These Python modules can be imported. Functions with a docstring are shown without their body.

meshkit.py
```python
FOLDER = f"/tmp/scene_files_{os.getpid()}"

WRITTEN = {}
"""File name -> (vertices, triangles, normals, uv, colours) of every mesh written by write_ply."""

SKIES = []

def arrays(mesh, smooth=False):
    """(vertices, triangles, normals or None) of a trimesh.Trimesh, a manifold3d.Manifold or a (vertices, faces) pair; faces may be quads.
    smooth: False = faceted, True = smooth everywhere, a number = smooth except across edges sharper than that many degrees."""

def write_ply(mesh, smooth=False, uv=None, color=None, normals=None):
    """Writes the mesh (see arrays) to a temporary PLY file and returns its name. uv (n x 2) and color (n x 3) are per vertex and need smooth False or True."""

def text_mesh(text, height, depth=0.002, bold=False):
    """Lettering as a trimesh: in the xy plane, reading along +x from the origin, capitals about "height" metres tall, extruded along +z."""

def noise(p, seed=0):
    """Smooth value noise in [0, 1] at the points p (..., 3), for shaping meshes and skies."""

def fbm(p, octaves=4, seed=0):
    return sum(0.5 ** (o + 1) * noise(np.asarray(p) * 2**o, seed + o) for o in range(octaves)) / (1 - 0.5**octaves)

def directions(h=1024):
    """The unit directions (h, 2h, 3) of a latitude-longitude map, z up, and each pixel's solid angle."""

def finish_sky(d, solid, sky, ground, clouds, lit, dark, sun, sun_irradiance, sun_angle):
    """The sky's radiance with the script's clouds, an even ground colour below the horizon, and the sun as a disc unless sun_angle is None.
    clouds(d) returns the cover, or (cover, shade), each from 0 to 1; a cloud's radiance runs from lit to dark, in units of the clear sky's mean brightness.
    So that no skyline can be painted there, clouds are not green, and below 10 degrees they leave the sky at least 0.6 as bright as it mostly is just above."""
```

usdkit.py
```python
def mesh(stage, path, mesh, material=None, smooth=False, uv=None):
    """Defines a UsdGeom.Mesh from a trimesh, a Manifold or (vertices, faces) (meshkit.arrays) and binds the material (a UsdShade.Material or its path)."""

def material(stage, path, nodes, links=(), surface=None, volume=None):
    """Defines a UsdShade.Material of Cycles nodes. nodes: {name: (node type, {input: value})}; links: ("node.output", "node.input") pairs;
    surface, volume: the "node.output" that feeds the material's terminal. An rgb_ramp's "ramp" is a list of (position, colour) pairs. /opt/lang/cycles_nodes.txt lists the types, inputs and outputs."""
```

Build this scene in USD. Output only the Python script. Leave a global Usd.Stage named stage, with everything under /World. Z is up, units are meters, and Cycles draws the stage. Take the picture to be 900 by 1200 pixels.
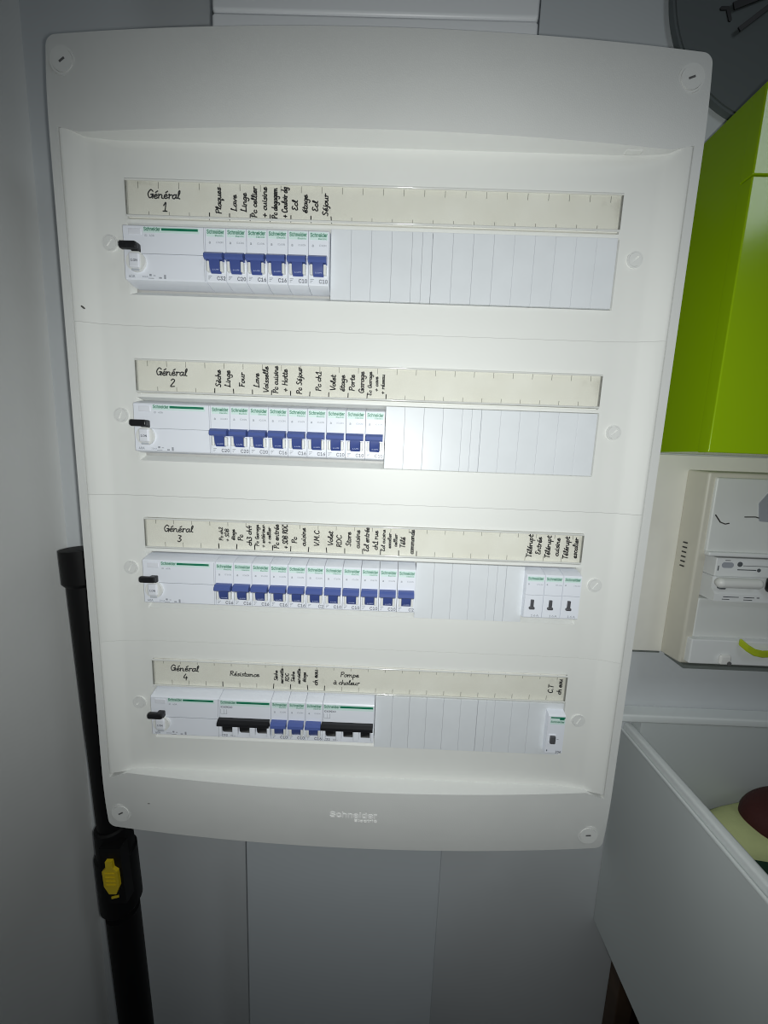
import math, random
import numpy as np, trimesh, manifold3d as m3
from shapely.geometry import LineString, Polygon, box as sbox
from shapely.ops import unary_union
from pxr import Usd, UsdGeom, UsdLux, Gf, Sdf
import usdkit, meshkit

# x right, y into the wall, z up; metres. z = 0 is the top edge of the uppermost label strip, y = 0 the plane of the labels.
stage = Usd.Stage.CreateInMemory()
UsdGeom.SetStageUpAxis(stage, 'Z')
UsdGeom.SetStageMetersPerUnit(stage, 1.0)
UsdGeom.Xform.Define(stage, '/World')
rnd = random.Random(7)

# ------------------------------------------------------------------ camera
CAM = np.array([0.02317, -0.37040, -0.22932])
EXPOSURE = 0.0
R0 = trimesh.transformations.rotation_matrix(np.linalg.norm([0.1493, -0.0111, -0.0373]), [0.1493, -0.0111, -0.0373])[:3, :3]
TO_FIT = np.array([[1, 0, 0], [0, 0, 1], [0, -1, 0]], float)          # world -> (x, z, -y)
CR = R0 @ TO_FIT                                                     # world -> camera axes
cam = UsdGeom.Camera.Define(stage, '/World/camera')
M4 = np.eye(4); M4[:3, :3] = CR; M4[3, :3] = CAM                     # row-vector convention
cam.AddTransformOp().Set(Gf.Matrix4d(*M4.ravel().tolist()))
cam.CreateHorizontalApertureAttr(36.0)
cam.CreateVerticalApertureAttr(48.0)
cam.CreateFocalLengthAttr(18.0)                                      # 450 px for a width of 900
cam.CreateExposureAttr(EXPOSURE)
cam.CreateClippingRangeAttr(Gf.Vec2f(0.02, 100))

# ------------------------------------------------------------------ light
FLASH_POWER, ROOM_POWER, AMBIENT = 4.15, 0.85, 0.015
flash = UsdLux.SphereLight.Define(stage, '/World/phone_flash')        # the photographer's flash, beside the lens, facing the board
flash.CreateRadiusAttr(0.004)
flash.CreateIntensityAttr(2000 * FLASH_POWER)
flash.CreateColorAttr(Gf.Vec3f(0.97, 1.0, 0.98))
shp = UsdLux.ShapingAPI.Apply(flash.GetPrim())
shp.CreateShapingConeAngleAttr(66.0)
shp.CreateShapingConeSoftnessAttr(0.6)
FM = np.eye(4); FM[:3, :3] = trimesh.transformations.euler_matrix(math.radians(-0.5), math.radians(-1.0), 0)[:3, :3].T @ CR   # a little down and to the right of the lens axis
FM[3, :3] = CAM + CR.T @ np.array([0.012, -0.004, 0.0])
flash.AddTransformOp().Set(Gf.Matrix4d(*FM.ravel().tolist()))
lamp = UsdLux.RectLight.Define(stage, '/World/room_lamp')             # the room's lit side, up to the right behind the camera
lamp.CreateWidthAttr(0.26); lamp.CreateHeightAttr(0.40)
lamp.CreateIntensityAttr(5.0 * ROOM_POWER)
lamp.CreateColorAttr(Gf.Vec3f(0.86, 0.95, 1.0))
LP, LT = np.array([1.06, -0.92, 0.68]), np.array([-0.1, 0.0, -0.35])
lz = (LP - LT) / np.linalg.norm(LP - LT); lx = np.cross([0, 0, 1], lz); lx /= np.linalg.norm(lx); ly = np.cross(lz, lx)
LM = np.eye(4); LM[0, :3], LM[1, :3], LM[2, :3], LM[3, :3] = lx, ly, lz, LP
lamp.AddTransformOp().Set(Gf.Matrix4d(*LM.ravel().tolist()))
dome = UsdLux.DomeLight.Define(stage, '/World/ambient')
dome.CreateIntensityAttr(AMBIENT)
dome.CreateColorAttr(Gf.Vec3f(0.86, 0.93, 1.0))

# ------------------------------------------------------------------ materials
def plastic(name, col, rough=0.4, bump=0.0, scale=300.0, var=0.0, vscale=20.0, spec=0.5, coat=0.0):
    nodes = {'p': ('principled_bsdf', {'base_color': col, 'roughness': rough, 'specular_ior_level': spec, 'coat_weight': coat})}
    links = []
    if bump or var:
        nodes['g'] = ('texture_coordinate', {})
    if bump:
        nodes['n'] = ('noise_texture', {'scale': scale, 'detail': 3.0})
        nodes['b'] = ('bump', {'strength': bump, 'distance': 0.001})
        links += [('g.object', 'n.vector'), ('n.fac', 'b.height'), ('b.normal', 'p.normal')]
    if var:
        nodes['v'] = ('noise_texture', {'scale': vscale, 'detail': 4.0})
        lo, hi = [c * (1 - var) for c in col], [min(1, c * (1 + var)) for c in col]
        nodes['r'] = ('rgb_ramp', {'ramp': [(0.3, lo), (0.7, hi)]})
        links += [('g.object', 'v.vector'), ('v.fac', 'r.fac'), ('r.color', 'p.base_color')]
    return usdkit.material(stage, '/World/Looks/' + name, nodes, links, surface='p.BSDF')

M = {}
M['plate'] = plastic('plate_white', (0.82, 0.83, 0.80), 0.5, 0.03, 500, 0.02, 8)
M['frame'] = plastic('frame_white', (0.79, 0.80, 0.78), 0.45, 0.10, 900, 0.03, 10)
M['box'] = plastic('box_white', (0.6, 0.6, 0.58), 0.5)
M['screw'] = plastic('screw_white', (0.78, 0.79, 0.77), 0.4)
M['slot'] = plastic('slot_dark', (0.12, 0.12, 0.12), 0.6)
M['mark'] = plastic('dirt_mark', (0.10, 0.10, 0.09), 0.7)
M['device'] = plastic('device_white', (0.85, 0.88, 0.95), 0.35)
M['device_gray'] = plastic('device_gray', (0.52, 0.55, 0.60), 0.4)
M['blank'] = plastic('blank_white', (0.77, 0.80, 0.83), 0.4, 0, 0, 0.02, 40)
M['blue'] = plastic('toggle_blue', (0.085, 0.125, 0.36), 0.3)
M['blue_stem'] = plastic('toggle_blue_stem', (0.055, 0.085, 0.28), 0.35)
M['black'] = plastic('toggle_black', (0.012, 0.012, 0.014), 0.3)
M['grey_toggle'] = plastic('toggle_grey', (0.09, 0.09, 0.10), 0.4)
M['green_ink'] = plastic('green_ink', (0.008, 0.19, 0.10), 0.5)
M['mint_ink'] = plastic('mint_ink', (0.70, 0.88, 0.84), 0.5)
M['grey_ink'] = plastic('grey_ink', (0.15, 0.16, 0.19), 0.6)
M['pale_ink'] = plastic('pale_ink', (0.36, 0.38, 0.42), 0.6)
M['toggle_ink'] = plastic('toggle_ink', (0.42, 0.47, 0.70), 0.5)
M['white_ink'] = plastic('white_ink', (0.8, 0.82, 0.88), 0.5)
M['relief'] = plastic('relief_highlight_white', (0.93, 0.93, 0.92), 0.3)  # whiter than the frame: flash highlights on the raised letters, put into the colour
M['pen'] = plastic('pen_ink', (0.015, 0.015, 0.017), 0.6)
M['tick'] = plastic('printed_tick', (0.20, 0.19, 0.17), 0.7)
M['rim'] = plastic('clear_rim', (0.72, 0.73, 0.70), 0.10, 0, 0, 0, 0, 0.8, 0.6)
M['rim_dark'] = plastic('clear_rim_edge', (0.22, 0.22, 0.20), 0.2)
M['metal'] = plastic('rail_metal', (0.4, 0.4, 0.4), 0.4)
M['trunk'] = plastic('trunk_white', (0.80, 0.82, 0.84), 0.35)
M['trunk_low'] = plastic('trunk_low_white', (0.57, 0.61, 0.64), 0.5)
M['wall'] = plastic('wall_paint', (0.65, 0.68, 0.70), 0.7, 0.15, 120, 0.03, 5)
M['wall_left'] = plastic('wall_left_paint', (0.76, 0.77, 0.76), 0.7, 0.2, 150, 0.04, 6)
M['floor'] = plastic('floor_brown', (0.10, 0.06, 0.035), 0.6)
M['lime'] = plastic('lime_lacquer', (0.28, 0.46, 0.002), 0.15, 0.0, 0, 0, 0, 0.5)
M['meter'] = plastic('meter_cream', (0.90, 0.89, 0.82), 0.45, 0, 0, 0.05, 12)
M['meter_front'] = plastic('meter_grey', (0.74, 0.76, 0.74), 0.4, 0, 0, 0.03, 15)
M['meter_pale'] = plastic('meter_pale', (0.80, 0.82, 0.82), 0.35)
M['dark_strip'] = plastic('dark_strip_grey', (0.16, 0.18, 0.17), 0.6)
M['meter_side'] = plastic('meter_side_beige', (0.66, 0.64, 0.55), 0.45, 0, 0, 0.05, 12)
M['crack'] = plastic('crack_dark', (0.05, 0.05, 0.045), 0.8)
M['emblem'] = plastic('emblem_grey', (0.10, 0.11, 0.12), 0.6)
M['tag'] = plastic('tag_lime', (0.42, 0.52, 0.02), 0.25)
M['paint_blob'] = plastic('filler_white', (0.78, 0.78, 0.76), 0.7)
M['chest'] = plastic('chest_white', (0.62, 0.66, 0.66), 0.55, 0.05, 400)
M['chest_edge'] = plastic('chest_edge', (0.80, 0.84, 0.84), 0.3)
M['flesh'] = plastic('plush_flesh', (0.62, 0.68, 0.32), 0.9, 0.4, 500, 0.06, 25)
M['skin'] = plastic('plush_skin', (0.006, 0.035, 0.018), 0.9, 0.4, 500)
M['seed'] = plastic('plush_seed', (0.065, 0.012, 0.010), 0.8, 0.4, 500)
M['pole'] = plastic('pole_black', (0.003, 0.003, 0.0035), 0.6, 0, 0, 0, 0, 0.25)
M['yellow'] = plastic('button_yellow', (0.70, 0.52, 0.015), 0.4)
M['clock'] = plastic('clock_grey', (0.125, 0.145, 0.150), 0.7)
M['clock_rim'] = plastic('clock_rim', (0.10, 0.115, 0.12), 0.7)
M['wood'] = plastic('plank_wood', (0.085, 0.052, 0.032), 0.6, 0, 0, 0.25, 30)
M['wood_dark'] = plastic('dark_wood', (0.028, 0.014, 0.010), 0.6)

# aged paper of the label strips: cream with grey smudges
M['paper'] = usdkit.material(stage, '/World/Looks/label_paper', {
    'g': ('texture_coordinate', {}), 'n': ('noise_texture', {'scale': 22.0, 'detail': 5.0, 'roughness': 0.6}),
    'r': ('rgb_ramp', {'ramp': [(0.22, (0.60, 0.585, 0.52)), (0.40, (0.88, 0.87, 0.80)), (0.7, (0.93, 0.925, 0.865))]}),
    'p': ('principled_bsdf', {'roughness': 0.8})},
    [('g.object', 'n.vector'), ('n.fac', 'r.fac'), ('r.color', 'p.base_color')], surface='p.BSDF')
# clear window over each label strip
M['pane'] = usdkit.material(stage, '/World/Looks/clear_window', {
    't': ('transparent_bsdf', {'color': (0.99, 0.99, 0.98)}), 'gl': ('glossy_bsdf', {'color': (1, 1, 1), 'roughness': 0.06}),
    'm': ('mix_closure', {'fac': 0.045})},
    [('t.BSDF', 'm.closure1'), ('gl.BSDF', 'm.closure2')], surface='m.closure')

# ------------------------------------------------------------------ helpers
used = {}
def path_of(parent, name):
    k = (str(parent), name); n = used.get(k, 0); used[k] = n + 1
    return f'{parent}/{name}' + (f'_{n:03d}' if n else '')

def tag(p, label=None, cat=None, group=None, kind=None):
    for k, v in (('label', label), ('category', cat), ('group', group), ('kind', kind)):
        if v:
            p.SetCustomDataByKey(k, v)
    return p

origin = {}
def thing(name, label, cat, loc=(0, 0, 0), group=None, world=True):
    """An Xform whose children are its parts. world: the parts' meshes come in world coordinates."""
    x = UsdGeom.Xform.Define(stage, path_of('/World', name))
    x.AddTranslateOp().Set(Gf.Vec3d(*map(float, loc)))
    origin[str(x.GetPath())] = np.array(loc, float) if world else np.zeros(3)
    return tag(x.GetPrim(), label, cat, group)

def obj(name, mesh, mat, parent=None, smooth=30, label=None, cat=None, group=None, kind=None):
    pp = str(parent.GetPath()) if parent is not None else '/World'
    if isinstance(mesh, list):
        mesh = trimesh.util.concatenate([tri(a) for a in mesh])
    mesh = tri(mesh)
    o = origin.get(pp, np.zeros(3))
    if np.any(o):
        mesh = mesh.copy(); mesh.apply_translation(-o)
    p = path_of(pp, name)
    origin[p] = o
    g = usdkit.mesh(stage, p, mesh, M[mat], smooth=smooth)
    return tag(g.GetPrim(), label, cat, group, kind)

def dup(root, loc, label, group=None):
    base = root.GetName()
    x = UsdGeom.Xform.Define(stage, path_of('/World', base.rstrip('0123456789').rstrip('_')))
    x.GetPrim().GetReferences().AddInternalReference(root.GetPath())
    x.GetPrim().SetInstanceable(True)
    x.ClearXformOpOrder()
    x.AddTranslateOp().Set(Gf.Vec3d(*map(float, loc)))
    d = root.GetCustomData()
    return tag(x.GetPrim(), label, d['category'], group or d.get('group'))

def tri(m):
    if isinstance(m, m3.Manifold):
        k = m.to_mesh()
        return trimesh.Trimesh(np.array(k.vert_properties[:, :3]), np.array(k.tri_verts), process=False)
    return m

def bx(x0, x1, y0, y1, z0, z1):
    m = trimesh.creation.box([x1 - x0, y1 - y0, z1 - z0])
    m.apply_translation([(x0 + x1) / 2, (y0 + y1) / 2, (z0 + z1) / 2])
    return m

def mbox(x0, x1, y0, y1, z0, z1):
    return m3.Manifold.cube([x1 - x0, y1 - y0, z1 - z0]).translate([x0, y0, z0])

def rb(x0, x1, y0, y1, z0, z1, r, seg=8):
    """Box with rounded edges."""
    r = min(r, (x1 - x0) / 2.01, (y1 - y0) / 2.01, (z1 - z0) / 2.01)
    s = m3.Manifold.sphere(r, seg)
    return m3.Manifold.batch_hull([s.translate([a, b, c]) for a in (x0 + r, x1 - r) for b in (y0 + r, y1 - r) for c in (z0 + r, z1 - r)])

def hull(pts):
    return m3.Manifold.hull_points(np.asarray(pts, float))

def prism_x(yz, x0, x1):
    """Convex or plain polygon in (y, z), swept along x."""
    p = trimesh.creation.extrude_polygon(Polygon(yz), x1 - x0)
    v = p.vertices.copy(); p.vertices = np.c_[v[:, 2] + x0, v[:, 0], v[:, 1]]
    if np.linalg.det([[0, 0, 1], [1, 0, 0], [0, 1, 0]]) < 0: p.invert()
    return p

def plan(shape, y0, y1):
    """A shapely shape in (x, z), from y0 (front) to y1 (back)."""
    out = []
    for g in getattr(shape, 'geoms', [shape]):
        if g.area < 1e-10: continue
        p = trimesh.creation.extrude_polygon(g, y1 - y0)
        v = p.vertices.copy(); p.vertices = np.c_[v[:, 0], y1 - v[:, 2], v[:, 1]]
        out.append(p)
    return trimesh.util.concatenate(out)

def cyl_y(x, z, r, y0, y1, n=24):
    """A disc facing the camera."""
    p = m3.Manifold.cylinder(y1 - y0, r, r, n).rotate([-90, 0, 0])
    return p.translate([x, y0, z])

def bar(a, b, r, n=10):
    return trimesh.creation.cylinder(radius=r, segment=[a, b], sections=n)

_text = {}
def text(s, x, z, h, y, bold=False, width=None, rot=False, d=0.00012):
    """Printed lettering lying on the plane y, read from the front; x, z its lower left corner."""
    k = (s, bold)
    if k not in _text:
        _text[k] = meshkit.text_mesh(s, 0.01, 0.0001, bold)
    m = _text[k].copy(); v = m.vertices.copy()
    sx = h / 0.01
    if width: sx = width / (v[:, 0].max() - v[:, 0].min())
    a, b, c = v[:, 0] * sx, v[:, 1] * h / 0.01, v[:, 2] / 0.0001 * d
    if rot: a, b = -b, a
    m.vertices = np.c_[x + a, y - c, z + b]
    return m

# ------------------------------------------------------------------ a pen's handwriting: one stroke font (x height 1, ascender 2, descender -1)
GL = {
 'a': (1.1, '.9,.8 .5,1 .1,.6 .2,.1 .6,.1 .9,.7|.9,1 .85,.3 1.1,.1'), 'b': (1.0, '.1,0 .2,2 .2,.2 .6,0 .9,.5 .6,.9 .25,.6'),
 'c': (.95, '.85,.8 .5,1 .1,.5 .4,0 .9,.2'), 'd': (1.15, '.85,.8 .4,1 .1,.5 .3,0 .7,.2 .9,.9|.95,2 .85,.3 1.1,0'),
 'e': (.95, '.1,.45 .7,.6 .6,1 .2,.8 .15,.2 .5,0 .95,.25'), 'f': (.9, '.8,1.8 .5,1.9 .4,1 .35,-.6|.05,.9 .8,.95'),
 'g': (1.1, '.85,.8 .45,1 .1,.5 .4,.05 .8,.4 .9,1|.9,.9 .8,-.7 .4,-.9 .1,-.6'), 'h': (1.1, '.15,2 .15,0|.15,.5 .5,1 .8,.8 .8,.2 1.05,0'),
 'i': (.55, '.2,1 .2,.2 .5,.05|.22,1.4 .26,1.5'), 'j': (.6, '.4,1 .4,-.6 .05,-.8|.42,1.4 .46,1.5'), 'l': (.7, '.1,.2 .5,1.5 .4,2 .2,1.6 .25,.3 .6,.05'),
 'm': (1.7, '.1,1 .15,0|.15,.6 .5,1 .7,.8 .7,0|.7,.6 1.1,1 1.3,.8 1.3,.2 1.6,.05'), 'n': (1.2, '.1,1 .15,0|.15,.6 .5,1 .8,.8 .8,.2 1.15,.05'),
 'o': (1.05, '.6,1 .2,.85 .15,.2 .5,0 .9,.4 .8,.9 .55,1 1.0,.85'), 'p': (1.05, '.15,1 .15,-1|.15,.7 .5,1 .9,.6 .6,.05 .2,.2'),
 'q': (1.1, '.85,.8 .5,1 .1,.5 .4,.05 .8,.3|.9,1 .85,-1 1.1,-.6'), 'r': (.9, '.1,.9 .25,1 .25,0|.25,.6 .5,.95 .85,.9'),
 's': (.85, '.75,.9 .4,1 .25,.7 .7,.4 .6,.05 .15,.05'), 't': (.8, '.35,1.7 .3,.3 .5,0 .8,.15|.0,1.1 .75,1.15'),
 'u': (1.15, '.1,1 .15,.3 .4,0 .75,.3 .85,1|.85,.9 .85,.2 1.1,.05'), 'v': (1.0, '.1,1 .45,0 .8,.9 1.0,.9'),
 'x': (1.0, '.1,1 .9,0|.85,1 .1,0'), 'y': (1.1, '.1,1 .3,.2 .8,.4|.9,1 .8,-.7 .3,-.8'),
 'B': (1.3, '.2,0 .2,2 .8,2 1.0,1.5 .3,1.05 1.0,.9 1.0,.2 .2,0'), 'C': (1.4, '1.2,1.7 .7,2 .2,1.2 .4,.2 .8,0 1.3,.3'),
 'D': (1.4, '.2,0 .2,2 .9,1.8 1.2,1 .9,.2 .2,0'), 'E': (1.2, '1.0,1.8 .5,2 .2,1.6 .6,1.1 .2,.6 .4,0 1.1,.2'),
 'F': (1.2, '.3,0 .3,2|.1,2 1.1,2|.3,1 .9,1.05'), 'G': (1.5, '1.2,1.6 .7,2 .2,1.1 .5,.1 1.0,.2 1.2,.9|.8,.9 1.3,.95 1.25,.0'),
 'H': (1.4, '.2,0 .2,2|1.1,2 1.1,0|.2,1 1.1,1'), 'L': (1.2, '.5,1.8 .3,2 .25,.2 .1,0 .6,.1 1.2,.1'),
 'M': (1.7, '.2,0 .3,2 .8,.6 1.3,2 1.4,0'), 'P': (1.2, '.25,0 .25,2|.1,1.8 .8,2 1.1,1.5 .7,1 .25,1'),
 'R': (1.4, '.25,0 .25,2|.1,1.8 .8,2 1.1,1.5 .7,1.1 .3,1|.5,1.05 1.2,0'), 'S': (1.2, '1.0,1.8 .6,2 .25,1.5 .9,.7 .7,.05 .15,.15'),
 'T': (1.2, '.65,2 .6,0|.1,2 1.2,2'), 'V': (1.3, '.1,2 .6,0 1.2,2'),
 '1': (.8, '.1,1.3 .5,2 .5,0|.1,0 .9,0'), '2': (1.1, '.15,1.6 .5,2 .9,1.5 .15,.05 1.0,.05'), '3': (1.0, '.15,1.9 .8,1.7 .4,1.05 .9,.6 .5,0 .1,.2'),
 '4': (1.1, '.5,2 .1,.8 1.0,.8|.75,1.2 .75,0'), '+': (1.2, '.55,1.2 .55,.1|.1,.65 1.0,.65'), '.': (.5, '.15,0 .25,.05'), ' ': (.7, ''),
}
ACC = {'é': 'e', 'è': 'e', 'à': 'a', 'ê': 'e'}
def crom(p, n=5):
    p = np.array(p, float)
    if len(p) < 3: return p
    q = np.vstack([2 * p[0] - p[1], p, 2 * p[-1] - p[-2]]); out = []
    for i in range(1, len(q) - 2):
        for t in np.linspace(0, 1, n, endpoint=False):
            out.append(.5 * ((2 * q[i]) + (-q[i - 1] + q[i + 1]) * t + (2 * q[i - 1] - 5 * q[i] + 4 * q[i + 1] - q[i + 2]) * t * t + (-q[i - 1] + 3 * q[i] - 3 * q[i + 1] + q[i + 2]) * t ** 3))
    return np.array(out + [p[-1]])

def hand(s, cx, cz, length, xh, y, vertical=False, pen=0.00042):
    """Handwriting centred on (cx, cz); vertical text reads upwards."""
    lines, adv = [], 0.0
    for ch in s:
        accent = ch in ACC; g = GL[ACC.get(ch, ch)]
        for st in g[1].split('|') if g[1] else []:
            lines.append(crom([[float(c) for c in q.split(',')] for q in st.split()]) * [1, 1] + [adv, 0] + [0, rnd.uniform(-.06, .06)])
        if accent:
            up = 1 if ch in 'éê' else -1
            lines.append(np.array([[.35, 1.4 if up > 0 else 1.75], [.75, 1.75 if up > 0 else 1.4]]) + [adv, 0])
        adv += g[0] * rnd.uniform(.96, 1.04)
    sx = min(length / max(adv, .5), xh * 1.25)
    tot = adv * sx
    geo = []
    for l in lines:
        q = np.c_[(l[:, 0] + .12 * l[:, 1]) * sx - tot / 2, l[:, 1] * xh - xh * .6]
        if vertical: q = np.c_[-q[:, 1], q[:, 0]]
        geo.append(LineString(q + [cx, cz]).buffer(pen, quad_segs=2))
    return plan(unary_union(geo).simplify(0.00006), y - 0.0001, y)

# ------------------------------------------------------------------ the room
WY = 0.11
obj('wall_back', bx(-0.39, 1.6, WY, WY + 0.1, -1.56, 1.2), 'wall', kind='structure', smooth=False)
obj('wall_left', bx(-0.49, -0.39, -1.2, WY + 0.1, -1.56, 1.2), 'wall_left', kind='structure', smooth=False)
obj('floor', bx(-0.49, 1.6, -1.2, WY + 0.1, -1.62, -1.56), 'floor', kind='structure', smooth=False)

# cable trunking above and below the board
t = thing('cable_trunk', 'wide white cable trunking rising from the top of the board to the ceiling', 'trunking', (0, WY, 0.10))
obj('trunk_base', bx(-0.146, 0.139, 0.036, WY, 0.110, 1.2), 'trunk', t, smooth=False)
obj('trunk_shadow_strip', bx(-0.1495, 0.1415, 0.0318, 0.0362, 0.110, 1.2), 'emblem', t, smooth=False, label='dark strip standing in for the shadow lines')  # dark strip added as the shadow lines down both sides of the trunk
obj('trunk_cover', [tri(rb(-0.143, 0.136, 0.014, 0.032, 0.110, 0.1385, 0.003)), tri(rb(-0.143, 0.136, 0.0146, 0.032, 0.1393, 1.2, 0.003))], 'trunk', t)
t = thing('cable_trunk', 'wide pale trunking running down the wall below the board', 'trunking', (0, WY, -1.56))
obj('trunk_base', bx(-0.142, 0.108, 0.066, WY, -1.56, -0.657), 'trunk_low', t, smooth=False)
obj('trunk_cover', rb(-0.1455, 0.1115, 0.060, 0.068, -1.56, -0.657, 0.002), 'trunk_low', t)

# ------------------------------------------------------------------ the distribution board
ZT, ZB, HX = 0.1065, -0.6555, 0.2770
ROWZ = [0.0, -0.150, -0.300, -0.450]
SEAM = [0.0335, -0.1205, -0.2780, -0.4300, -0.5815]
board = thing('distribution_board', 'large white four-row electrical distribution board with a curved front frame', 'electrical panel', (0, WY, ZB))
obj('back_box', bx(-0.262, 0.262, 0.014, WY, ZB + 0.014, ZT - 0.014), 'box', board, smooth=False)

def frame_front(x, z):
    k = 1 - (x / HX) ** 2
    d = np.maximum(np.maximum(z - 0.031, -0.580 - z), 0) / 0.072           # 0 at the inner edge of a band, 1 at its outer edge
    return -0.0025 - 0.0145 * k * (1 - 0.10 * d) + 0.004 * d ** 2
outer = sbox(-HX + .008, ZB + .008, HX - .008, ZT - .008).buffer(.008, quad_segs=6)
inner = Polygon([(-.2685, .0352), (-.2490, .0305), (.2490, .0305), (.2685, .0352), (.2685, -.5885), (.2470, -.5800), (-.2470, -.5800), (-.2685, -.5885)])
shape = outer.difference(inner)
cs = m3.CrossSection([np.array(outer.exterior.coords)[:-1]], m3.FillRule.NonZero) - m3.CrossSection([np.array(inner.exterior.coords)[:-1]], m3.FillRule.NonZero)
fr = m3.Manifold.extrude(cs, 0.016)                                       # (x, z, depth)
fr = fr.refine_to_length(0.012)
k = fr.to_mesh(); v = np.array(k.vert_properties[:, :3]); f = np.array(k.tri_verts)
dep = v[:, 2] / 0.016                                                     # 1 = front
yf = frame_front(v[:, 0], v[:, 1])
fm = trimesh.Trimesh(np.c_[v[:, 0], 0.0135 * (1 - dep) + yf * dep, v[:, 1]], f, process=False)
if fm.volume < 0: fm.invert()
frame = obj('cover_frame', fm, 'frame', board, smooth=25)
# embossed maker's name on the lower band
zl = -0.612
emb = text('Schneider', -0.026, zl, 0.0062, float(frame_front(0., zl)), True, 0.050, d=0.0007)
emb2 = text('Electric', 0.000, zl - 0.0052, 0.0030, float(frame_front(0., zl - .004)), False, 0.024, d=0.0006)
obj('embossed_lettering', [emb, emb2], 'relief', frame, smooth=False)
for (sx, sz, a) in ((-.2610, .0845, 35), (.2590, .0845, 20), (-.2590, -.6330, 30), (.2570, -.6345, 5)):
    y = float(frame_front(sx, sz))
    ring = trimesh.creation.annulus(0.0090, 0.0108, 0.0022, sections=32)
    ring.apply_transform(trimesh.transformations.rotation_matrix(math.pi / 2, [1, 0, 0])); ring.apply_translation([sx, y, sz])
    s = obj('corner_screw', [tri(cyl_y(sx, sz, 0.0088, y - 0.0016, y + .006, 32)), ring], 'frame', board)
    c, q = math.cos(math.radians(a)) * .0027, math.sin(math.radians(a)) * .0027
    obj('screw_slot', plan(LineString([(sx - c, sz - q), (sx + c, sz + q)]).buffer(.0008, cap_style=2), y - .0018, y - .0014), 'slot', s, smooth=False)
obj('dirt_speck', plan(sbox(-.2262, -.6165, -.2238, -.6158), float(frame_front(-.225, -.616)) - .0002, float(frame_front(-.225, -.616)) + .0005), 'mark', frame, smooth=False)
lat = rb(.2120, .2270, -.0045, .002, .0300, .0335, .0012)
obj('cover_catch', lat, 'plate', frame)

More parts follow.
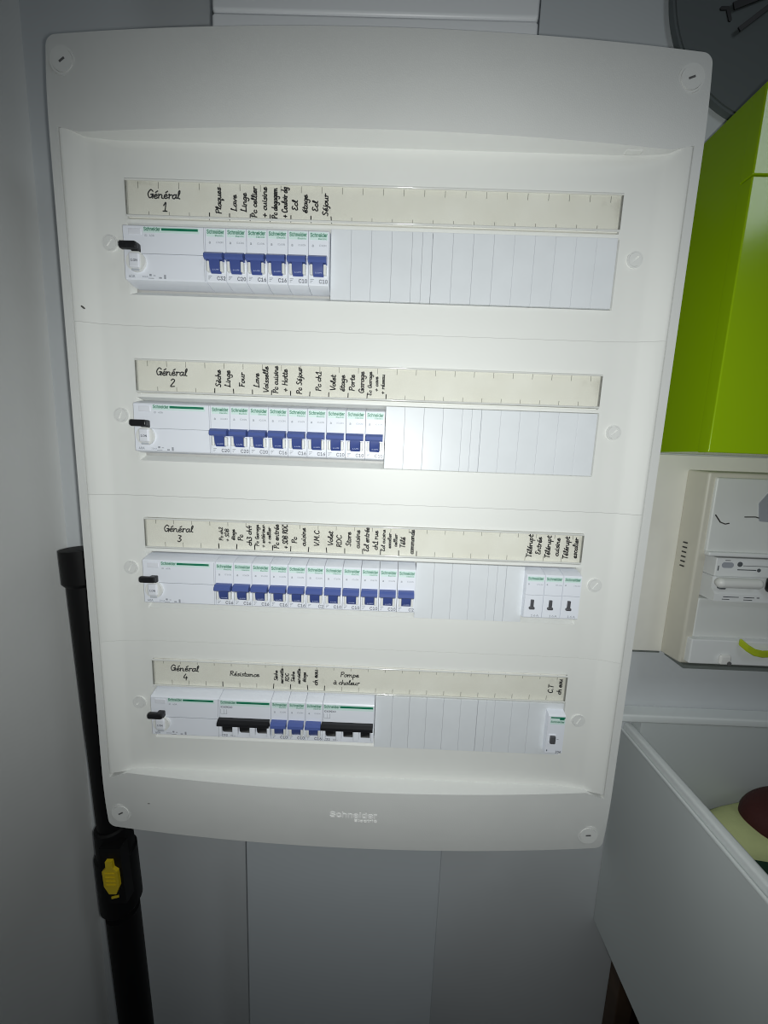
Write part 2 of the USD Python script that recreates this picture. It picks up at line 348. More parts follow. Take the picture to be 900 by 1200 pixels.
PROF = [(.2676, .0060), (.2676, -.0030), (.2666, -.0046), (.2640, -.0050), (.2560, -.0030), (.2480, -.0004), (.2430, .0006), (.2330, .0016), (.2235, .0025)]
prof = [(x, y) for x, y in PROF] + [(-x, y) for x, y in PROF[::-1]]
poly = Polygon(prof + [(-.2680, .0105), (.2680, .0105)]) if False else Polygon([(.2676, .0105)] + prof + [(-.2676, .0105)])
pxy = np.array(poly.exterior.coords)[:-1]
if poly.exterior.is_ccw is False: pxy = pxy[::-1]
DZ = [0, 0, 0, .0035]
for i in range(4):
    zt, zb = SEAM[i] - .00010, SEAM[i + 1] + .00010
    r = ROWZ[i]
    pl = m3.Manifold.extrude(m3.CrossSection([pxy]), zt - zb).translate([0, 0, zb])
    # round the long edges at the seam a little: a thin chamfer
    fru = hull([(sx * (.2188 if y < .005 else .2170), y, r + z) for sx in (-1, 1) for y, z in ((.0024, -.0340 + DZ[i]), (.0024, -.0938 + DZ[i] * .5), (.0110, -.0365 + DZ[i]), (.0110, -.0885 + DZ[i]))]
               + [(sx * .2190, -.0200, r + z) for sx in (-1, 1) for z in (-.0340 + DZ[i], -.0938 + DZ[i] * .5)])
    lab = mbox(-.2172, .2172, -.02, .0078, r - .0311, r + .0006)
    pl = pl - fru - lab
    ch = hull([(sx * .3, y, zb + dz) for sx in (-1, 1) for y, dz in ((-.02, -.001), (-.02, .0008), (.0042, .0006), (.005, -.001))])
    p = obj('front_plate', pl, 'plate', board, smooth=30)
    zs = r - .0515 if i < 3 else r - .0505
    for sx in (-1, 1):
        x = sx * .2335
        a = rnd.uniform(40, 80)
        y = .0016
        ring = trimesh.creation.annulus(0.0058, 0.0070, 0.0018, sections=28)
        ring.apply_transform(trimesh.transformations.rotation_matrix(math.pi / 2, [1, 0, 0])); ring.apply_translation([x, y, zs])
        c, q = math.cos(math.radians(a)) * .0038, math.sin(math.radians(a)) * .0038
        head = cyl_y(x, zs, .0056, y - .0009, y + .004, 28) - m3.Manifold(m3.Mesh(np.array(plan(LineString([(x - c, zs - q), (x + c, zs + q)]).buffer(.0008, cap_style=2), y - .004, y - .0001).vertices, np.float32), np.array(plan(LineString([(x - c, zs - q), (x + c, zs + q)]).buffer(.0008, cap_style=2), y - .004, y - .0001).faces, np.uint32)))
        obj('plate_screw', [tri(head), ring], 'screw', p)
    if i == 0:
        obj('dirt_speck', plan(LineString([(-.2590, -.1075), (-.2575, -.1088)]).buffer(.0007), -.0046, -.003), 'mark', p, smooth=False)
        obj('dirt_speck', plan(LineString([(.0205, -.0948), (.0275, -.0948)]).buffer(.0005), .0036, .005), 'mark', p, smooth=False)
    obj('din_rail', bx(-.235, .235, .0125, .0139, r - .080, r - .045), 'metal', board, smooth=False)

# ------------------------------------------------------------------ label strips
ORD = ['top', 'second', 'third', 'bottom']
YP = 0.0030                                                               # the paper's face
def mod(n): return -.216 + .018 * n                                       # left edge of module n
LAB = [
 {'head': '1', 'v': [(4, ['Plaques']), (5, ['Lave', 'Linge']), (6, ['Pc cellier', '+ cuisine']), (7, ['Pc degagem', '+ Couloir dg']), (8, ['Ecl', 'étage']), (9, ['Ecl', 'Séjour'])], 'bold': range(4, 11)},
 {'head': '2', 'v': [(4, ['Sèche', 'Linge']), (5, ['Four']), (6, ['Lave', 'Vaisselle']), (7, ['Pc cuisine', '+ Hotte']), (8, ['Pc Séjour']), (9, ['Pc ch1']), (10, ['Volet', 'étage']), (11, ['Porte', 'Garage']), (12, ['Ec Garage', '+ cave', '+ réseau'])], 'bold': range(4, 14)},
 {'head': '3', 'v': [(4, ['Pc ch2', '+ SDB', 'étage']), (5, ['Pc', 'ch3 ch4']), (6, ['Pc Garage', '+ extérieur', '+ cellier']), (7, ['Pc entrée', '+ SDB RDC']), (8, ['Pc', 'cuisine']), (9, ['V.M.C']), (10, ['Volet', 'RDC']), (11, ['Store', 'cuisine']), (12, ['Ecl entrée', 'ch1 rue']), (13, ['Ecl cuisine', 'escalier', 'cellier']), (14, ['Télé', 'commande']), (21, ['Télérupt', 'Entrée']), (22, ['Télérupt', 'cuisine']), (23, ['Télérupt', 'escalier'])], 'bold': range(4, 16)},
 {'head': '4', 'v': [(7, ['Sèche', 'serviette', 'RDC']), (8, ['Sèche', 'serviette', 'étage']), (9, ['ch eau']), (23, ['C.T', 'ch eau'])], 'bold': [4, 7, 8, 9, 10]},
]
for i in range(4):
    r = ROWZ[i]; L = LAB[i]
    t = thing('label_strip', f'long cream paper label strip along the top of the {ORD[i]} row of breakers', 'label', (0, .0078, r - .0300))
    obj('paper', bx(-.2160, .2160, YP, .0076, r - .0296, r), 'paper', t, smooth=False)
    tk, pen = [], []
    for n in range(24):
        x = mod(n)
        tk.append(sbox(x + .0092, r - .0058, x + .0096, r - .0006))
        if n and n not in L['bold']: tk.append(sbox(x - .0002, r - .0290, x + .0002, r - .0242))
    obj('printed_ticks', plan(unary_union(tk), YP - .0001, YP), 'tick', t, smooth=False)
    for n in L['bold']:
        pen.append(LineString([(mod(n) + rnd.uniform(-.0003, .0003), r - .0290), (mod(n) + rnd.uniform(-.0003, .0003), r - .0240)]).buffer(.00045))
    obj('pen_ticks', plan(unary_union(pen), YP - .0001, YP), 'pen', t, smooth=False)
    obj('handwriting', hand('Général', -.1845, r - .0115, .033, .0033, YP, pen=.0005), 'pen', t, smooth=False, label='handwritten word Général')
    obj('handwriting', hand(L['head'], -.184, r - .0215, .006, .0034, YP, pen=.0005), 'pen', t, smooth=False, label=f'handwritten number {L["head"]}')
    if i == 3:
        obj('handwriting', hand('Résistance', -.121, r - .0150, .036, .0026, YP), 'pen', t, smooth=False, label='handwritten word Résistance')
        obj('handwriting', hand('Pompe', -.010, r - .0110, .024, .0026, YP), 'pen', t, smooth=False, label='handwritten word Pompe')
        obj('handwriting', hand('à chaleur', -.013, r - .0200, .036, .0026, YP), 'pen', t, smooth=False, label='handwritten words à chaleur')
    for n, ls in L['v']:
        xc = mod(n) + .0090
        step = .0088 if len(ls) == 2 else .0060
        for q, s in enumerate(ls):
            x = xc + (q - (len(ls) - 1) / 2) * step
            ln = min(.0245, .0036 * len(s) + .003)
            obj('handwriting', hand(s, x, r - .0143 + rnd.uniform(-.0006, .0006) - (.0245 - ln) * .2, ln, .0024 if len(ls) < 3 else .0018, YP, True, .00048 if len(ls) < 3 else .0004), 'pen', t, smooth=False, label=f'handwritten words {s}')
    obj('clear_window', bx(-.2160, .2160, .0002, .0008, r - .0290, r - .0006), 'pane', t, smooth=False)
    for z in (r - .0005, r - .0292):
        obj('window_rim', bar([-.2165, .0004, z], [.2165, .0004, z], .0009, 14), 'rim', t, smooth=60)
    for sx in (-1, 1):
        obj('window_rim', bar([sx * .2164, .0008, r - .0005], [sx * .2164, .0008, r - .0292], .0006, 10), 'rim_dark', t, smooth=60)

# ------------------------------------------------------------------ modular devices (local: x from the left edge, z from the row's label top)
FY, BY = -.007, .0124                                                     # front face, back on the rail
FT, FB = -.0410, -.0843
SHM = [(-.0014, FT + .0018), (-.0018, FT + .0018), (-.0004, FT + .0023), (.0000, FT + .0023)]
def body_mesh(w, side=0.00022):
    """Nose of a modular device: sloped shoulder, flat face, rounded foot."""
    yz = [(BY, -.0372), (.0045, -.0372), (FY + .0008, FT + .0006), (FY, FT - .0004), (FY, FB + .0006), (FY + .0008, FB - .0003), (.0030, -.0862), (BY, -.0862)]
    return prism_x(yz, side, w - side)

def toggle_mesh(x0, x1):
    """Blade of a lever in the up position."""
    yz = [(FY + .0006, -.0612), (FY - .0035, -.0618), (FY - .0062, -.0640), (FY - .0066, -.0668), (FY - .0050, -.0682), (FY + .0006, -.0682)]
    a = prism_x(yz, x0, x1)
    return a
def stem_mesh(x0, x1, zb=-.0778):
    yz = [(FY + .0006, -.0681), (FY - .0046, -.0681), (FY - .0034, -.0740), (FY - .0004, zb), (FY + .0006, zb)]
    return prism_x(yz, x0, x1)

def breaker(rating):
    t = thing('circuit_breaker', 'placeholder', 'circuit breaker', (0, 0, 0), world=False)
    obj('body', body_mesh(.018), 'device', t)
    obj('lettering_band', bx(.0012, .0168, FY - .00006, FY + .0004, FT - .0070, FT - .0008), 'mint_ink', t, smooth=False)
    obj('maker_lettering', [text('Schneider', .0014, FT - .0046, .0030, FY - .00006, True, .0150), text('Electric', .0085, FT - .0068, .0013, FY - .00006, False, .0072)], 'green_ink', t, smooth=False)
    obj('printed_marking', [text('a', .0030, FT - .0125, .0022, FY, True), text('iC60N', .0092, FT - .0122, .0015, FY, False, .0062)], 'pale_ink', t, smooth=False)
    obj('shoulder_marking', prism_x(SHM, .0085, .0155), 'pale_ink', t, smooth=False)
    tg = obj('toggle', toggle_mesh(.0008, .0166), 'blue', t, label='blue toggle')
    obj('toggle_stem', stem_mesh(.0046, .0136), 'blue_stem', tg)
    obj('toggle_lettering', text('I.ON', .0064, -.0758, .0014, FY - .0026, True, .0056), 'toggle_ink', tg, smooth=False)
    for a in (.0020, .0138):
        obj('toggle_guard', rb(a, a + .0024, FY - .0042, FY + .001, -.0772, -.0690, .0006), 'screw', t)
    obj('rating_lettering', text(rating, .0168 - .0025 * len(rating), FB + .0014, .0030, FY, True, .0025 * len(rating)), 'grey_ink', t, smooth=False)
    obj('printed_specification', [bx(.0018, .0050 - .001 * q, FY - .0001, FY + .0002, FB + .0042 - .0012 * q, FB + .0047 - .0012 * q) for q in range(3)], 'pale_ink', t, smooth=False)
    return t

def gang_breaker():
    t = thing('gang_breaker', 'placeholder', 'circuit breaker', (0, 0, 0), world=False)
    W = .054
    obj('body', body_mesh(W), 'device', t)
    obj('lettering_band', bx(.0010, W - .0012, FY - .00006, FY + .0004, FT - .0066, FT - .0008), 'mint_ink', t, smooth=False)
    obj('maker_lettering', [text('Schneider', .0012, FT - .0044, .0030, FY - .00006, True, .0160), bx(.0180, W - .0016, FY - .0002, FY, FT - .0040, FT - .0018)], 'green_ink', t, smooth=False)
    obj('printed_marking', [text('iC60N', .0014, FT - .0092, .0019, FY, True), text('C60', .0084, FT - .0092, .0019, FY, True)]
        + [bx(.0014 + .003 * q, .0016 + .003 * q, FY - .0001, FY, FT - .0160, FT - .0110) for q in range(3)] + [bx(.0014, .0080, FY - .0001, FY, FT - .0162, FT - .0160)], 'grey_ink', t, smooth=False)
    obj('shoulder_marking', [prism_x(SHM, a, b) for a, b in ((.006, .016), (.024, .029))], 'grey_ink', t, smooth=False)
    tg = obj('toggle', toggle_mesh(-.0006, W - .0012), 'black', t, label='black toggle bar')
    for q in range(3):
        a = .018 * q
        obj('toggle_stem', stem_mesh(a + .0044, a + .0140), 'black', tg)
    for q in range(4):
        a = [.0006, .0148, .0328, .0508][q]
        obj('toggle_guard', rb(a, a + (.0056 if 0 < q < 3 else .0030), FY - .0048, FY + .001, -.0785, -.0688, .0005), 'device', t)
    obj('rating_lettering', [text('C32', .0014, FB + .0014, .0024, FY, True), text('400V', .0110, FB + .0018, .0016, FY)], 'grey_ink', t, smooth=False)
    return t

def differential():
    t = thing('differential_switch', 'placeholder', 'differential switch', (0, 0, 0), world=False)
    W = .072
    obj('body', body_mesh(W), 'device', t)
    obj('front_seam', [bx(.0140, W - .0010, FY - .0002, FY + .0004, -.0636, -.0632), bx(W - .0015, W - .0012, FY - .0001, FY + .0003, FB, FT)], 'pale_ink', t, smooth=False)
    obj('lettering_band', bx(.0180, W - .0050, FY - .00006, FY + .0004, FT - .0054, FT - .0008), 'mint_ink', t, smooth=False)
    obj('maker_lettering', [text('Schneider', .0184, FT - .0038, .0028, FY - .00006, True, .0145), bx(.0340, W - .0062, FY - .0002, FY, FT - .0036, FT - .0016)], 'green_ink', t, smooth=False)
    obj('printed_marking', [text('iD', .0190, FT - .0085, .0017, FY), text('40A', .0230, FT - .0085, .0017, FY), text('40A', .0030, FB + .0014, .0021, FY, True), text('30mA', .0150, FB + .0016, .0014, FY)]
        + [bx(.0215, .0235, FY - .0001, FY, FB + .0028, FB + .0046), bx(.0250, .0270, FY - .0001, FY, FB + .0030, FB + .0036), bx(.0205, .0255, FY - .0001, FY, FB + .0008, FB + .0013), bx(.0300, .0325, FY - .0001, FY, FB + .0010, FB + .0022), bx(.0345, .0362, FY - .0001, FY, FB + .0008, FB + .0042)], 'pale_ink', t, smooth=False)
    obj('shoulder_marking', [prism_x(SHM, a, b) for a, b in ((.004, .013), (.019, .027), (.030, .034))], 'grey_ink', t, smooth=False)
    obj('inspection_window', rb(.0050, .0160, FY - .0005, FY + .001, FT - .0072, FT - .0022, .0004), 'white_ink', t)
    lv = obj('lever', rb(-.0004, .0150, FY - .0072, FY - .0020, -.0622, -.0560, .0016), 'black', t, label='black lever')
    obj('lever_foot', rb(.0080, .0150, FY - .0040, FY + .001, -.0628, -.0560, .0010), 'black', lv)
    rd = obj('lever_dial', cyl_y(.0112, -.0705, .0084, FY - .0024, FY + .001, 32), 'screw', t)
    obj('dial_stem', rb(.0062, .0152, FY - .0042, FY - .0004, -.0760, -.0640, .0012), 'white_ink', rd)
    obj('dial_lettering', text('I.ON', .0082, -.0715, .0019, FY - .0042, True), 'grey_ink', rd, smooth=False)
    obj('test_button', rb(.0075, .0145, FY - .0030, FY - .0020, -.0785, -.0766, .0004), 'device_gray', rd)
    return t

def remote_switch():
    t = thing('remote_switch', 'placeholder', 'remote switch', (0, 0, 0), world=False)
    obj('body', body_mesh(.018), 'device', t)
    obj('front_seam', bx(.0006, .0174, FY - .0001, FY + .0004, -.0610, -.0607), 'pale_ink', t, smooth=False)
    obj('lettering_band', bx(.0012, .0168, FY - .00006, FY + .0004, FT - .0060, FT - .0010), 'mint_ink', t, smooth=False)
    obj('maker_lettering', text('Schneider', .0014, FT - .0044, .0028, FY - .00006, True, .0150), 'green_ink', t, smooth=False)
    for m_ in (text('a', .0018, FT - .0095, .0018, FY, True), text('iTL16', .0105, FT - .0098, .0014, FY, False, .0060), text('16A', .0068, FB + .0012, .0022, FY, False, .0078)):
        obj('printed_marking', m_, 'pale_ink', t, smooth=False)
    tg = obj('toggle', rb(.0058, .0088, FY - .0016, FY + .001, -.0740, -.0655, .0004), 'grey_toggle', t, label='small grey toggle')
    obj('toggle_foot', rb(.0045, .0101, FY - .0022, FY + .001, -.0755, -.0728, .0010), 'grey_toggle', tg)
    return t

def contactor():
    t = thing('contactor', 'narrow white contactor with a grey switch at the right end of the bottom row', 'contactor', (0, 0, 0), world=False)
    obj('body', body_mesh(.018), 'device', t)
    obj('lettering_band', bx(.0022, .0174, FY - .00006, FY + .0004, FT - .0098, FT - .0012), 'mint_ink', t, smooth=False)
    obj('maker_lettering', [bx(.0026, .0174, FY - .0002, FY, FT - .0028, FT - .0014), bx(.0118, .0166, FY - .0002, FY, FT - .0046, FT - .0028), text('Schneider', .0026, FT - .0078, .0020, FY - .00006, True, .0142)], 'green_ink', t, smooth=False)
    obj('shoulder_marking', prism_x(SHM, .009, .014), 'grey_ink', t, smooth=False)
    obj('switch_surround', rb(.0022, .0098, FY - .0006, FY + .001, -.0728, -.0622, .0004), 'device', t)
    obj('toggle', rb(.0032, .0088, FY - .0028, FY + .001, -.0718, -.0632, .0008), 'grey_toggle', t, label='grey toggle')
    for m_ in (bx(.0108, .0128, FY - .0001, FY, -.0682, -.0678), bx(.0012, .0022, FY - .0001, FY, FB + .0024, FB + .0042), text('20A', .0105, FB + .0006, .0026, FY, True, .0060)):
        obj('printed_marking', m_, 'grey_ink', t, smooth=False)
    return t

proto = {}
def place(kind, make, loc, label, group=None):
    if kind not in proto:
        p = make(); proto[kind] = p
        UsdGeom.XformCommonAPI(p).SetTranslate(Gf.Vec3d(*map(float, loc)))
        return tag(p, label, None, group)
    return dup(proto[kind], loc, label, group)

def words(ls): return ' '.join(ls).replace('+ ', '')
RAT = [['C32', 'C20', 'C16', 'C16', 'C10', 'C10'], ['C20', 'C20', 'C20', 'C16', 'C16', 'C16', 'C10', 'C10', 'C10'], ['C16', 'C16', 'C16', 'C16', 'C16', 'C2', 'C10', 'C10', 'C10', 'C10', 'C2']]
ONES = ['first', 'second', 'third', 'fourth', 'fifth', 'sixth', 'seventh', 'eighth', 'ninth', 'tenth', 'eleventh']
for i in range(4):
    z = ROWZ[i] + DZ[i]
    place('rcd', differential, (mod(0), 0, z), f'wide white differential switch with black lever at the left end of the {ORD[i]} row', 'differential switches at the row starts')
    if i < 3:
        for n, q in enumerate(RAT[i]):
            w = words(LAB[i]['v'][n][1])
            place(q, lambda q=q: breaker(q), (mod(4 + n), 0, z), f'{ONES[n]} blue-toggle breaker from the left in the {ORD[i]} row, marked {q}', f'blue-toggle breakers in the {ORD[i]} row')
z = ROWZ[3] + DZ[3]
place('gang', gang_breaker, (mod(4), 0, z), 'three-pole breaker with black toggle bar under the handwritten word Résistance', 'three-pole breakers in the bottom row')
for n, q in enumerate(['C10', 'C10', 'C16']):
    place(q, lambda q=q: breaker(q), (mod(7 + n), 0, z), ['blue-toggle breaker directly right of the Résistance three-pole breaker', 'blue-toggle breaker in the middle of the three in the bottom row', 'blue-toggle breaker directly left of the Pompe à chaleur three-pole breaker'][n], 'blue-toggle breakers in the bottom row')
place('gang', gang_breaker, (mod(10), 0, z), 'three-pole breaker with black toggle bar under the handwriting Pompe à chaleur', 'three-pole breakers in the bottom row')
for n in range(3):
    place('tl', remote_switch, (mod(21 + n), 0, ROWZ[2]), ['left', 'middle', 'right'][n] + ' one of the three small grey-toggle switches ending the third row', 'small switches at the end of the third row')
place('ct', contactor, (mod(23), 0, ROWZ[3] + .001), 'narrow white contactor with a grey switch at the right end of the bottom row')

# blanking strips: score lines part them into segments, all at module pitch
SEG = [(10, [1, 1, 1, 1, .5, .5, 1, 1, 1, 1, 1, 1, 1, 1, 1]), (13, [1, 1, 1, 1, .5, .5, 1, 1, 1, 1, 1, 1]), (15, [1, 1, 1, 1, .5, .5, 1]), (13, [1, 1, 1, 1, 1, 1, .5, .5, 1, 1, 2])]
for i, (n0, seg) in enumerate(SEG):
    r = ROWZ[i]
    t = thing('blanking_strip', f'plain white blanking strip filling the empty places of the {ORD[i]} row', 'blanking strip', (mod(n0), .004, r - .0928 + DZ[i] * .5), 'blanking strips of the four rows')
    x = mod(n0) + .0004
    for q, w in enumerate(seg):
        x1 = x + .018 * w
        deep = (i < 3 and q == 5) or (i == 3 and q == 5)
        g = .00026 if deep else .00007
        obj('blank_segment', rb(x + .00005, min(x1, .2184) - g, .0004 + rnd.uniform(0, .0003), .0036, r - .0929 + DZ[i] * .5, r - .0350 + DZ[i], .00022, 8), 'blank', t, smooth=40)
        x = x1
    obj('strip_back', bx(mod(n0) + .0006, min(x, .2165) - .001, .0035, .0122, r - .0870 + DZ[i], r - .0385 + DZ[i]), 'blank', t, smooth=False)

# ------------------------------------------------------------------ vacuum tube leaning in the corner
TA, TB = np.array([-.3370, .066, -.352]), np.array([-.2730, .040, -1.556])
ax = (TB - TA) / np.linalg.norm(TB - TA)
def along(z): return TA + (TB - TA) * (z - TA[2]) / (TB[2] - TA[2])
def lathe_on(p0, prof):
    """prof: (distance along the tube, radius)."""
    m = trimesh.creation.revolve(np.array([(0, prof[0][0])] + [(r_, d) for d, r_ in prof] + [(0, prof[-1][0])]), sections=32)
    T = trimesh.geometry.align_vectors([0, 0, 1], ax); T = T.copy(); T[:3, 3] = p0
    m.apply_transform(T); m.fix_normals()
    return m
def dist(z): return (TA[2] - z) / -ax[2]
t = thing('vacuum_tube', 'black telescopic vacuum cleaner tube with a yellow button leaning behind the board', 'vacuum tube', TB)
head = lathe_on(TA, [(0, .0165), (.0005, .0205), (.040, .0205), (.044, .0175)])
hole = m3.Manifold.cylinder(.02, .006, .006, 24)
obj('tube_end', head, 'pole', t)
obj('latch_pin', cyl_y(-.3120, -.3690, .0022, along(-.369)[1] - .0205, along(-.369)[1] - .012, 12), 'screw', t)
obj('upper_tube', lathe_on(TA, [(.043, .0170), (dist(-.74), .0170)]), 'pole', t)
co = obj('collar', lathe_on(TA, [(dist(-.715), .0180), (dist(-.717), .0205), (dist(-.752), .0212), (dist(-.755), .0235), (dist(-.830), .0238), (dist(-.836), .0205)]), 'pole', t)
c = along(-.768)
yb = c[1] - .0235
def tilted(shape_pts, y0, y1):
    s = Polygon(shape_pts)
    m = plan(s.buffer(.001).buffer(-.001), y0, y1)
    a = math.atan2(ax[0], -ax[2])
    m.apply_transform(trimesh.transformations.rotation_matrix(-a, [0, 1, 0], [0, 0, 0]))
    m.apply_translation([c[0] + .013, 0, c[2] + .005])
    return m
obj('button_plate', tilted([(-.013, -.040), (.013, -.040), (.013, .040), (-.013, .040)], yb - .002, yb + .012), 'pole', co)
b = obj('release_button', tilted([(-.0095, -.010), (-.0045, -.021), (.0045, -.021), (.0095, -.010), (.0095, .012), (.0045, .016), (.0040, .026), (-.0040, .026), (-.0045, .016), (-.0095, .012)], yb - .006, yb), 'yellow', t, label='yellow release button')
for q in range(4):
    zz = -.008 + .0055 * q
    obj('button_rib', tilted([(-.006, zz), (.006, zz), (.006, zz + .0014), (-.006, zz + .0014)], yb - .0068, yb - .0055), 'yellow', b)
obj('yellow_mark', tilted([(-.005, -.0325), (.0045, -.0300), (.0045, -.0270), (-.005, -.0295)], yb - .0028, yb), 'yellow', t, label='short yellow mark')
obj('lower_tube', lathe_on(TA, [(dist(-.845), .0195), (dist(-1.556), .0195)]), 'pole', t)

# ------------------------------------------------------------------ lime wall cabinet
GX, GY, GZ0, GZ1 = 0.3235, 0.000, -0.2160, 0.0865
t = thing('wall_cabinet', 'glossy lime green wall cabinet hanging above the cream meter box', 'cabinet', (GX, WY, GZ0))
obj('carcass', bx(GX, 0.86, GY + .0120, WY, GZ0, GZ1), 'lime', t)
d = obj('door', rb(GX - .0001, 0.86, GY, GY + .0138, GZ0 - .0006, 0.0168, .0012, 12), 'lime', t)
d2 = obj('door', rb(GX - .0001, 0.86, GY, GY + .0138, 0.0176, GZ1 + .0006, .0012, 12), 'lime', t)

# ------------------------------------------------------------------ wall clock
CX, CZ, CRD = 0.4290, 0.2640, 0.1330
t = thing('wall_clock', 'round dark grey wall clock with black hands, cut off at the upper right corner', 'clock', (CX, WY, CZ))
def disc_y(r, y0, y1, n=96): return cyl_y(CX, CZ, r, y0, y1, n)
obj('case', disc_y(CRD, .1035, WY), 'clock', t)
obj('face', disc_y(CRD - .0030, .1025, .1036), 'clock', t)
import itertools
def hnd(x1, z1, w, y): return plan(LineString([(CX, CZ), (x1, z1)]).buffer(w, cap_style=2), y - .0012, y)
obj('hand', hnd(.3655, .2150, .0022, .0990), 'black', t, smooth=False)
obj('hand', hnd(.3580, .2370, .0034, .1010), 'black', t, smooth=False)
obj('hub', disc_y(.008, .0970, .1026, 24), 'black', t)
obj('hour_mark', plan(LineString([(.3475, .2365), (.3535, .2368), (.3575, .2268)]).buffer(.0017), .1016, .1027), 'black', t, smooth=False)

# ------------------------------------------------------------------ meter box with the main breaker
MX, MY, MZ0, MZ1 = 0.388, 0.073, -0.4700, -0.2355
t = thing('meter_box', 'cream wall-mounted meter box with cracked covers below the lime cabinet', 'meter box', (0.5, WY, MZ0))
obj('base_plate', rb(0.300, 0.66, 0.104, WY, MZ0 - .001, -0.2172, .001), 'meter', t)
obj('bottom_dark_strip', [bx(0.300, .386, .1045, WY, MZ0 - .0032, MZ0 - .0012), bx(.392, .64, .0700, .1030, MZ0 - .0045, MZ0 - .0002)], 'dark_strip', t, smooth=False)  # thin dark strips along the bottom edges of plate and housing
hs = m3.CrossSection([np.array(sbox(MX + .008, MZ0 + .001, .63, MZ1 - .008).buffer(.008, quad_segs=5).union(sbox(MX, MZ0, .63, MZ0 + .02)).exterior.coords)[:-1][::1]])
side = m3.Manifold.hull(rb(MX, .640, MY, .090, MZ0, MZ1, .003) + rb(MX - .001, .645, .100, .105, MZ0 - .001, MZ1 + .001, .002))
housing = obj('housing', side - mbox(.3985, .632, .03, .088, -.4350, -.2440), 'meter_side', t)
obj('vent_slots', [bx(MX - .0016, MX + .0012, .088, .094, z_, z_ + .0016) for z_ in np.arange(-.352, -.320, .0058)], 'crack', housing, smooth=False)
up = m3.Manifold.batch_hull([m3.Manifold.sphere(.002, 10).translate(p) for p in [(.3975, .072, -.2435), (.626, .072, -.2435), (.3975, .0715, -.326), (.626, .0715, -.326), (.3975, .084, -.2435), (.626, .084, -.2435), (.3975, .084, -.326), (.626, .084, -.326)]])
u = obj('upper_cover', up, 'meter_front', t)
obj('cover_lip', rb(.3955, .628, .0645, .0730, -.3320, -.3270, .0015), 'meter_pale', u)
def crack(pts, w, y, n='crack', m='crack', par=None): obj(n, plan(LineString(pts).buffer(w), y - .0003, y + .0004), m, par, smooth=False)
crack([(.3995, -.2845), (.4060, -.2925), (.4120, -.2945), (.4160, -.2935)], .0006, .0694, par=u)
crack([(.4330, -.2855), (.4450, -.2850), (.4540, -.2875), (.4700, -.2865)], .0006, .0694, par=u)
crack([(MX + .0105, -.2835), (.3975, -.2850)], .0005, MY, par=housing)
obj('stain', plan(Polygon([(.4520, -.287), (.4490, -.270), (.4560, -.260), (.4750, -.258), (.4800, -.275), (.4700, -.288)]).buffer(.003), .0690, .0702), 'pale_ink', u, smooth=False)
lo = obj('middle_cover', rb(.3995, .628, .0735, .086, -.4350, -.3860, .0015), 'meter_front', t)
obj('lower_cover', rb(.3930, .632, .0655, .076, -.4655, -.4345, .0015), 'meter_pale', t)
kn = obj('sealing_screw', rb(.4270, .4405, .0615, .0660, -.4640, -.4520, .0025), 'paint_blob', t)
obj('screw_core', cyl_y(.4375, -.4612, .0024, .0605, .0640, 12), 'slot', kn)
# the main breaker in the box
t = thing('main_breaker', 'white main breaker with a thick rounded handle set in the cream meter box', 'circuit breaker', (0.5, .0878, -.398))
mb = obj('body', [tri(rb(.4100, .626, .0700, .0879, -.3570, -.3345, .0012)), tri(prism_x([(.0879, -.3570), (.0700, -.3570), (.0700, -.3700), (.0640, -.3765), (.0640, -.3850), (.0879, -.3850)], .4085, .626))], 'meter_pale', t)
hb = trimesh.creation.capsule(height=.041, radius=.0062, count=[24, 24])
hb.apply_transform(trimesh.transformations.rotation_matrix(math.pi / 2, [0, 1, 0])); hb.apply_translation([.4345, .0640, -.3625])
obj('handle', hb, 'screw', t)
obj('handle_end', rb(.4690, .4980, .0550, .0700, -.3730, -.3540, .0035), 'black', t, label='black handle end')
obj('handle_pivot', rb(.4150, .4225, .0655, .0705, -.3715, -.3590, .0010), 'emblem', t)
obj('printed_emblem', [tri(cyl_y(.4375, -.3415, .0030, .0697, .0701, 20)), tri(cyl_y(.4605, -.3480, .0022, .0697, .0701, 16)), bx(.4415, .4860, .0698, .0701, -.3434, -.3428), bx(.4355, .4575, .0698, .0701, -.3486, -.3475), bx(.4200, .4260, .0698, .0701, -.3378, -.3370), bx(.4125, .4137, .0698, .0701, -.3500, -.3440)], 'emblem', t, smooth=False)
obj('stamp', plan(LineString([(.4200, -.3430), (.4270, -.3430)]).buffer(.0034), .0698, .0701), 'pale_ink', t, smooth=False)
obj('printed_text', [bx(.4190, .4370, .0637, .0641, -.3800, -.3791), bx(.4180, .4265, .0637, .0641, -.3829, -.3821), bx(.4430, .4550, .0637, .0641, -.3800, -.3791), bx(.4580, .4610, .0637, .0641, -.3801, -.3790), bx(.4430, .4530, .0637, .0641, -.3829, -.3821)], 'emblem', t, smooth=False)
# lime strap
def ribbon(pts, w, th):
    out = []
    for a, b_ in zip(pts[:-1], pts[1:]):
        out.append(m3.Manifold.batch_hull([m3.Manifold.sphere(th, 8).translate([p[0], p[1], p[2] + s]) for p in (a, b_) for s in (-w, w)]))
    return m3.Manifold.batch_boolean(out, m3.OpType.Add)
obj('strap', ribbon([(.4490, .0640, -.4350), (.4540, .0595, -.4400), (.4610, .0575, -.4440), (.4700, .0570, -.4455), (.4880, .0590, -.4450)], .0030, .0014), 'tag', label='short lime green strap hanging from the lower cover of the meter box', cat='strap')

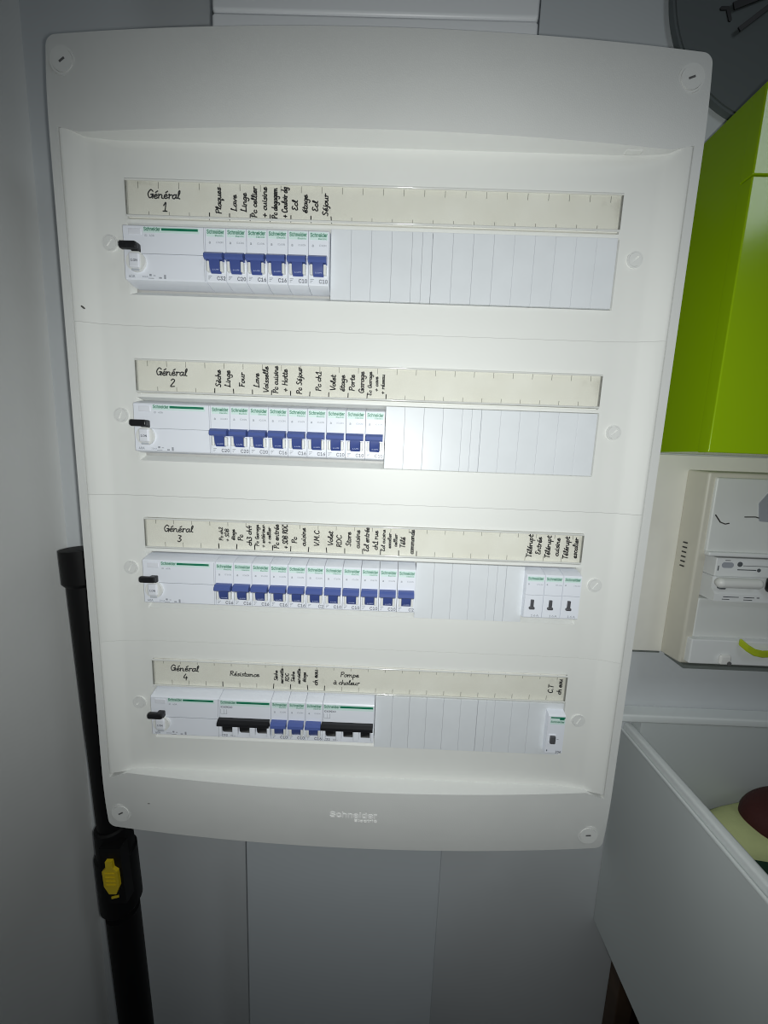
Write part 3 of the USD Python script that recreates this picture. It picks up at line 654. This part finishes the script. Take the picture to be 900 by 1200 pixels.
# ------------------------------------------------------------------ open white chest with an avocado cushion
SX, SZ, SB, SF = 0.353, -0.577, -0.902, -0.170
SFL = -.806                                                               # top of the chest's raised bottom
t = thing('storage_chest', 'open white storage chest standing right of the board under the meter box', 'chest', (0.6, 0, SB))
sp = obj('side_panel', bx(SX, SX + .012, SF, WY - .001, SB, SZ - .010), 'chest', t, smooth=False)
obj('edge_band', [tri(rb(SX + .0025, SX + .0130, SF, WY - .001, SZ - .012, SZ, .003)), tri(rb(SX - .0010, SX + .0022, SF, WY - .001, SZ - .0125, SZ - .0085, .0012))], 'chest_edge', sp)
bp = obj('back_panel', bx(SX + .0135, .98, .091, WY - .001, SB, -.562), 'chest', t, smooth=False)
obj('edge_band', rb(.318, .98, .087, WY - .001, -.563, -.552, .0025), 'chest_edge', bp)
obj('side_panel', bx(.964, .98, SF, .090, SB, SZ), 'chest', t, smooth=False)
obj('front_panel', bx(SX, .98, SF - .017, SF - .001, SB, SZ), 'chest', t, smooth=False)
obj('bottom_panel', bx(SX + .0165, .963, SF, .090, SFL, SFL + .016), 'chest', t, smooth=False)
for x in (.44, .94):
    for y in (-.15, .07):
        obj('leg', bx(x - .02, x + .02, y - .015, y + .015, -1.56, SFL), 'wood_dark', t, smooth=False)

# avocado cushion lying on its back: dark skin, flat flesh face up, stone standing proud
AX, AY, AZ = .528, .024, -.660
t = thing('avocado_cushion', 'avocado-shaped plush cushion with a dark red stone lying in the white chest', 'cushion', (AX, AY, -.790))
def pillow(cx, cy, ax_, ay, z0, z1, top=1.0, bot=1.0, lump=.004, seed=1):
    """A stuffed oval: ax_, ay half widths; top and bot give how square the edge is above and below."""
    th = np.linspace(0, 2 * math.pi, 72, endpoint=False); ph = np.linspace(-math.pi / 2, math.pi / 2, 25)
    V = []
    for p_ in ph:
        e = top if p_ > 0 else bot
        rr = math.cos(p_) ** e
        zz = (z0 + z1) / 2 + (z1 - z0) / 2 * math.sin(p_)
        for a in th: V.append((cx + ax_ * rr * math.cos(a), cy + ay * rr * math.sin(a) * (1 + .12 * math.cos(a)), zz))
    V = np.array(V); F = []
    V[:, 2] += lump * (meshkit.fbm(V * 22, 3, seed) - .5)
    for i in range(24):
        for j in range(72):
            a, b_, c_, d_ = i * 72 + j, i * 72 + (j + 1) % 72, (i + 1) * 72 + (j + 1) % 72, (i + 1) * 72 + j
            F += [(a, b_, c_), (a, c_, d_)]
    m = trimesh.Trimesh(V, F); m.fix_normals(); return m
obj('skin', pillow(AX, AY - .002, .130, .056, -.790, -.668, .55, .8), 'skin', t, smooth=True)
obj('flesh', pillow(AX, AY + .017, .116, .041, -.700, -.652, .55, .6, .010, 3), 'flesh', t, smooth=True)
obj('stone', pillow(AX + .008, AY + .016, .066, .042, -.680, -.626, .6, .7, .002, 5), 'seed', t, smooth=True)

# ------------------------------------------------------------------ dark wood in the gap under the chest
obj('wooden_plank', rb(.388, .412, .085, .1095, -1.56, -.930, .002), 'wood', label='narrow brown wooden plank standing against the wall under the white chest', cat='plank')
obj('wooden_board', rb(.4125, .62, .098, .1095, -1.56, -.925, .002), 'wood_dark', label='dark brown wooden board against the wall under the white chest', cat='board')
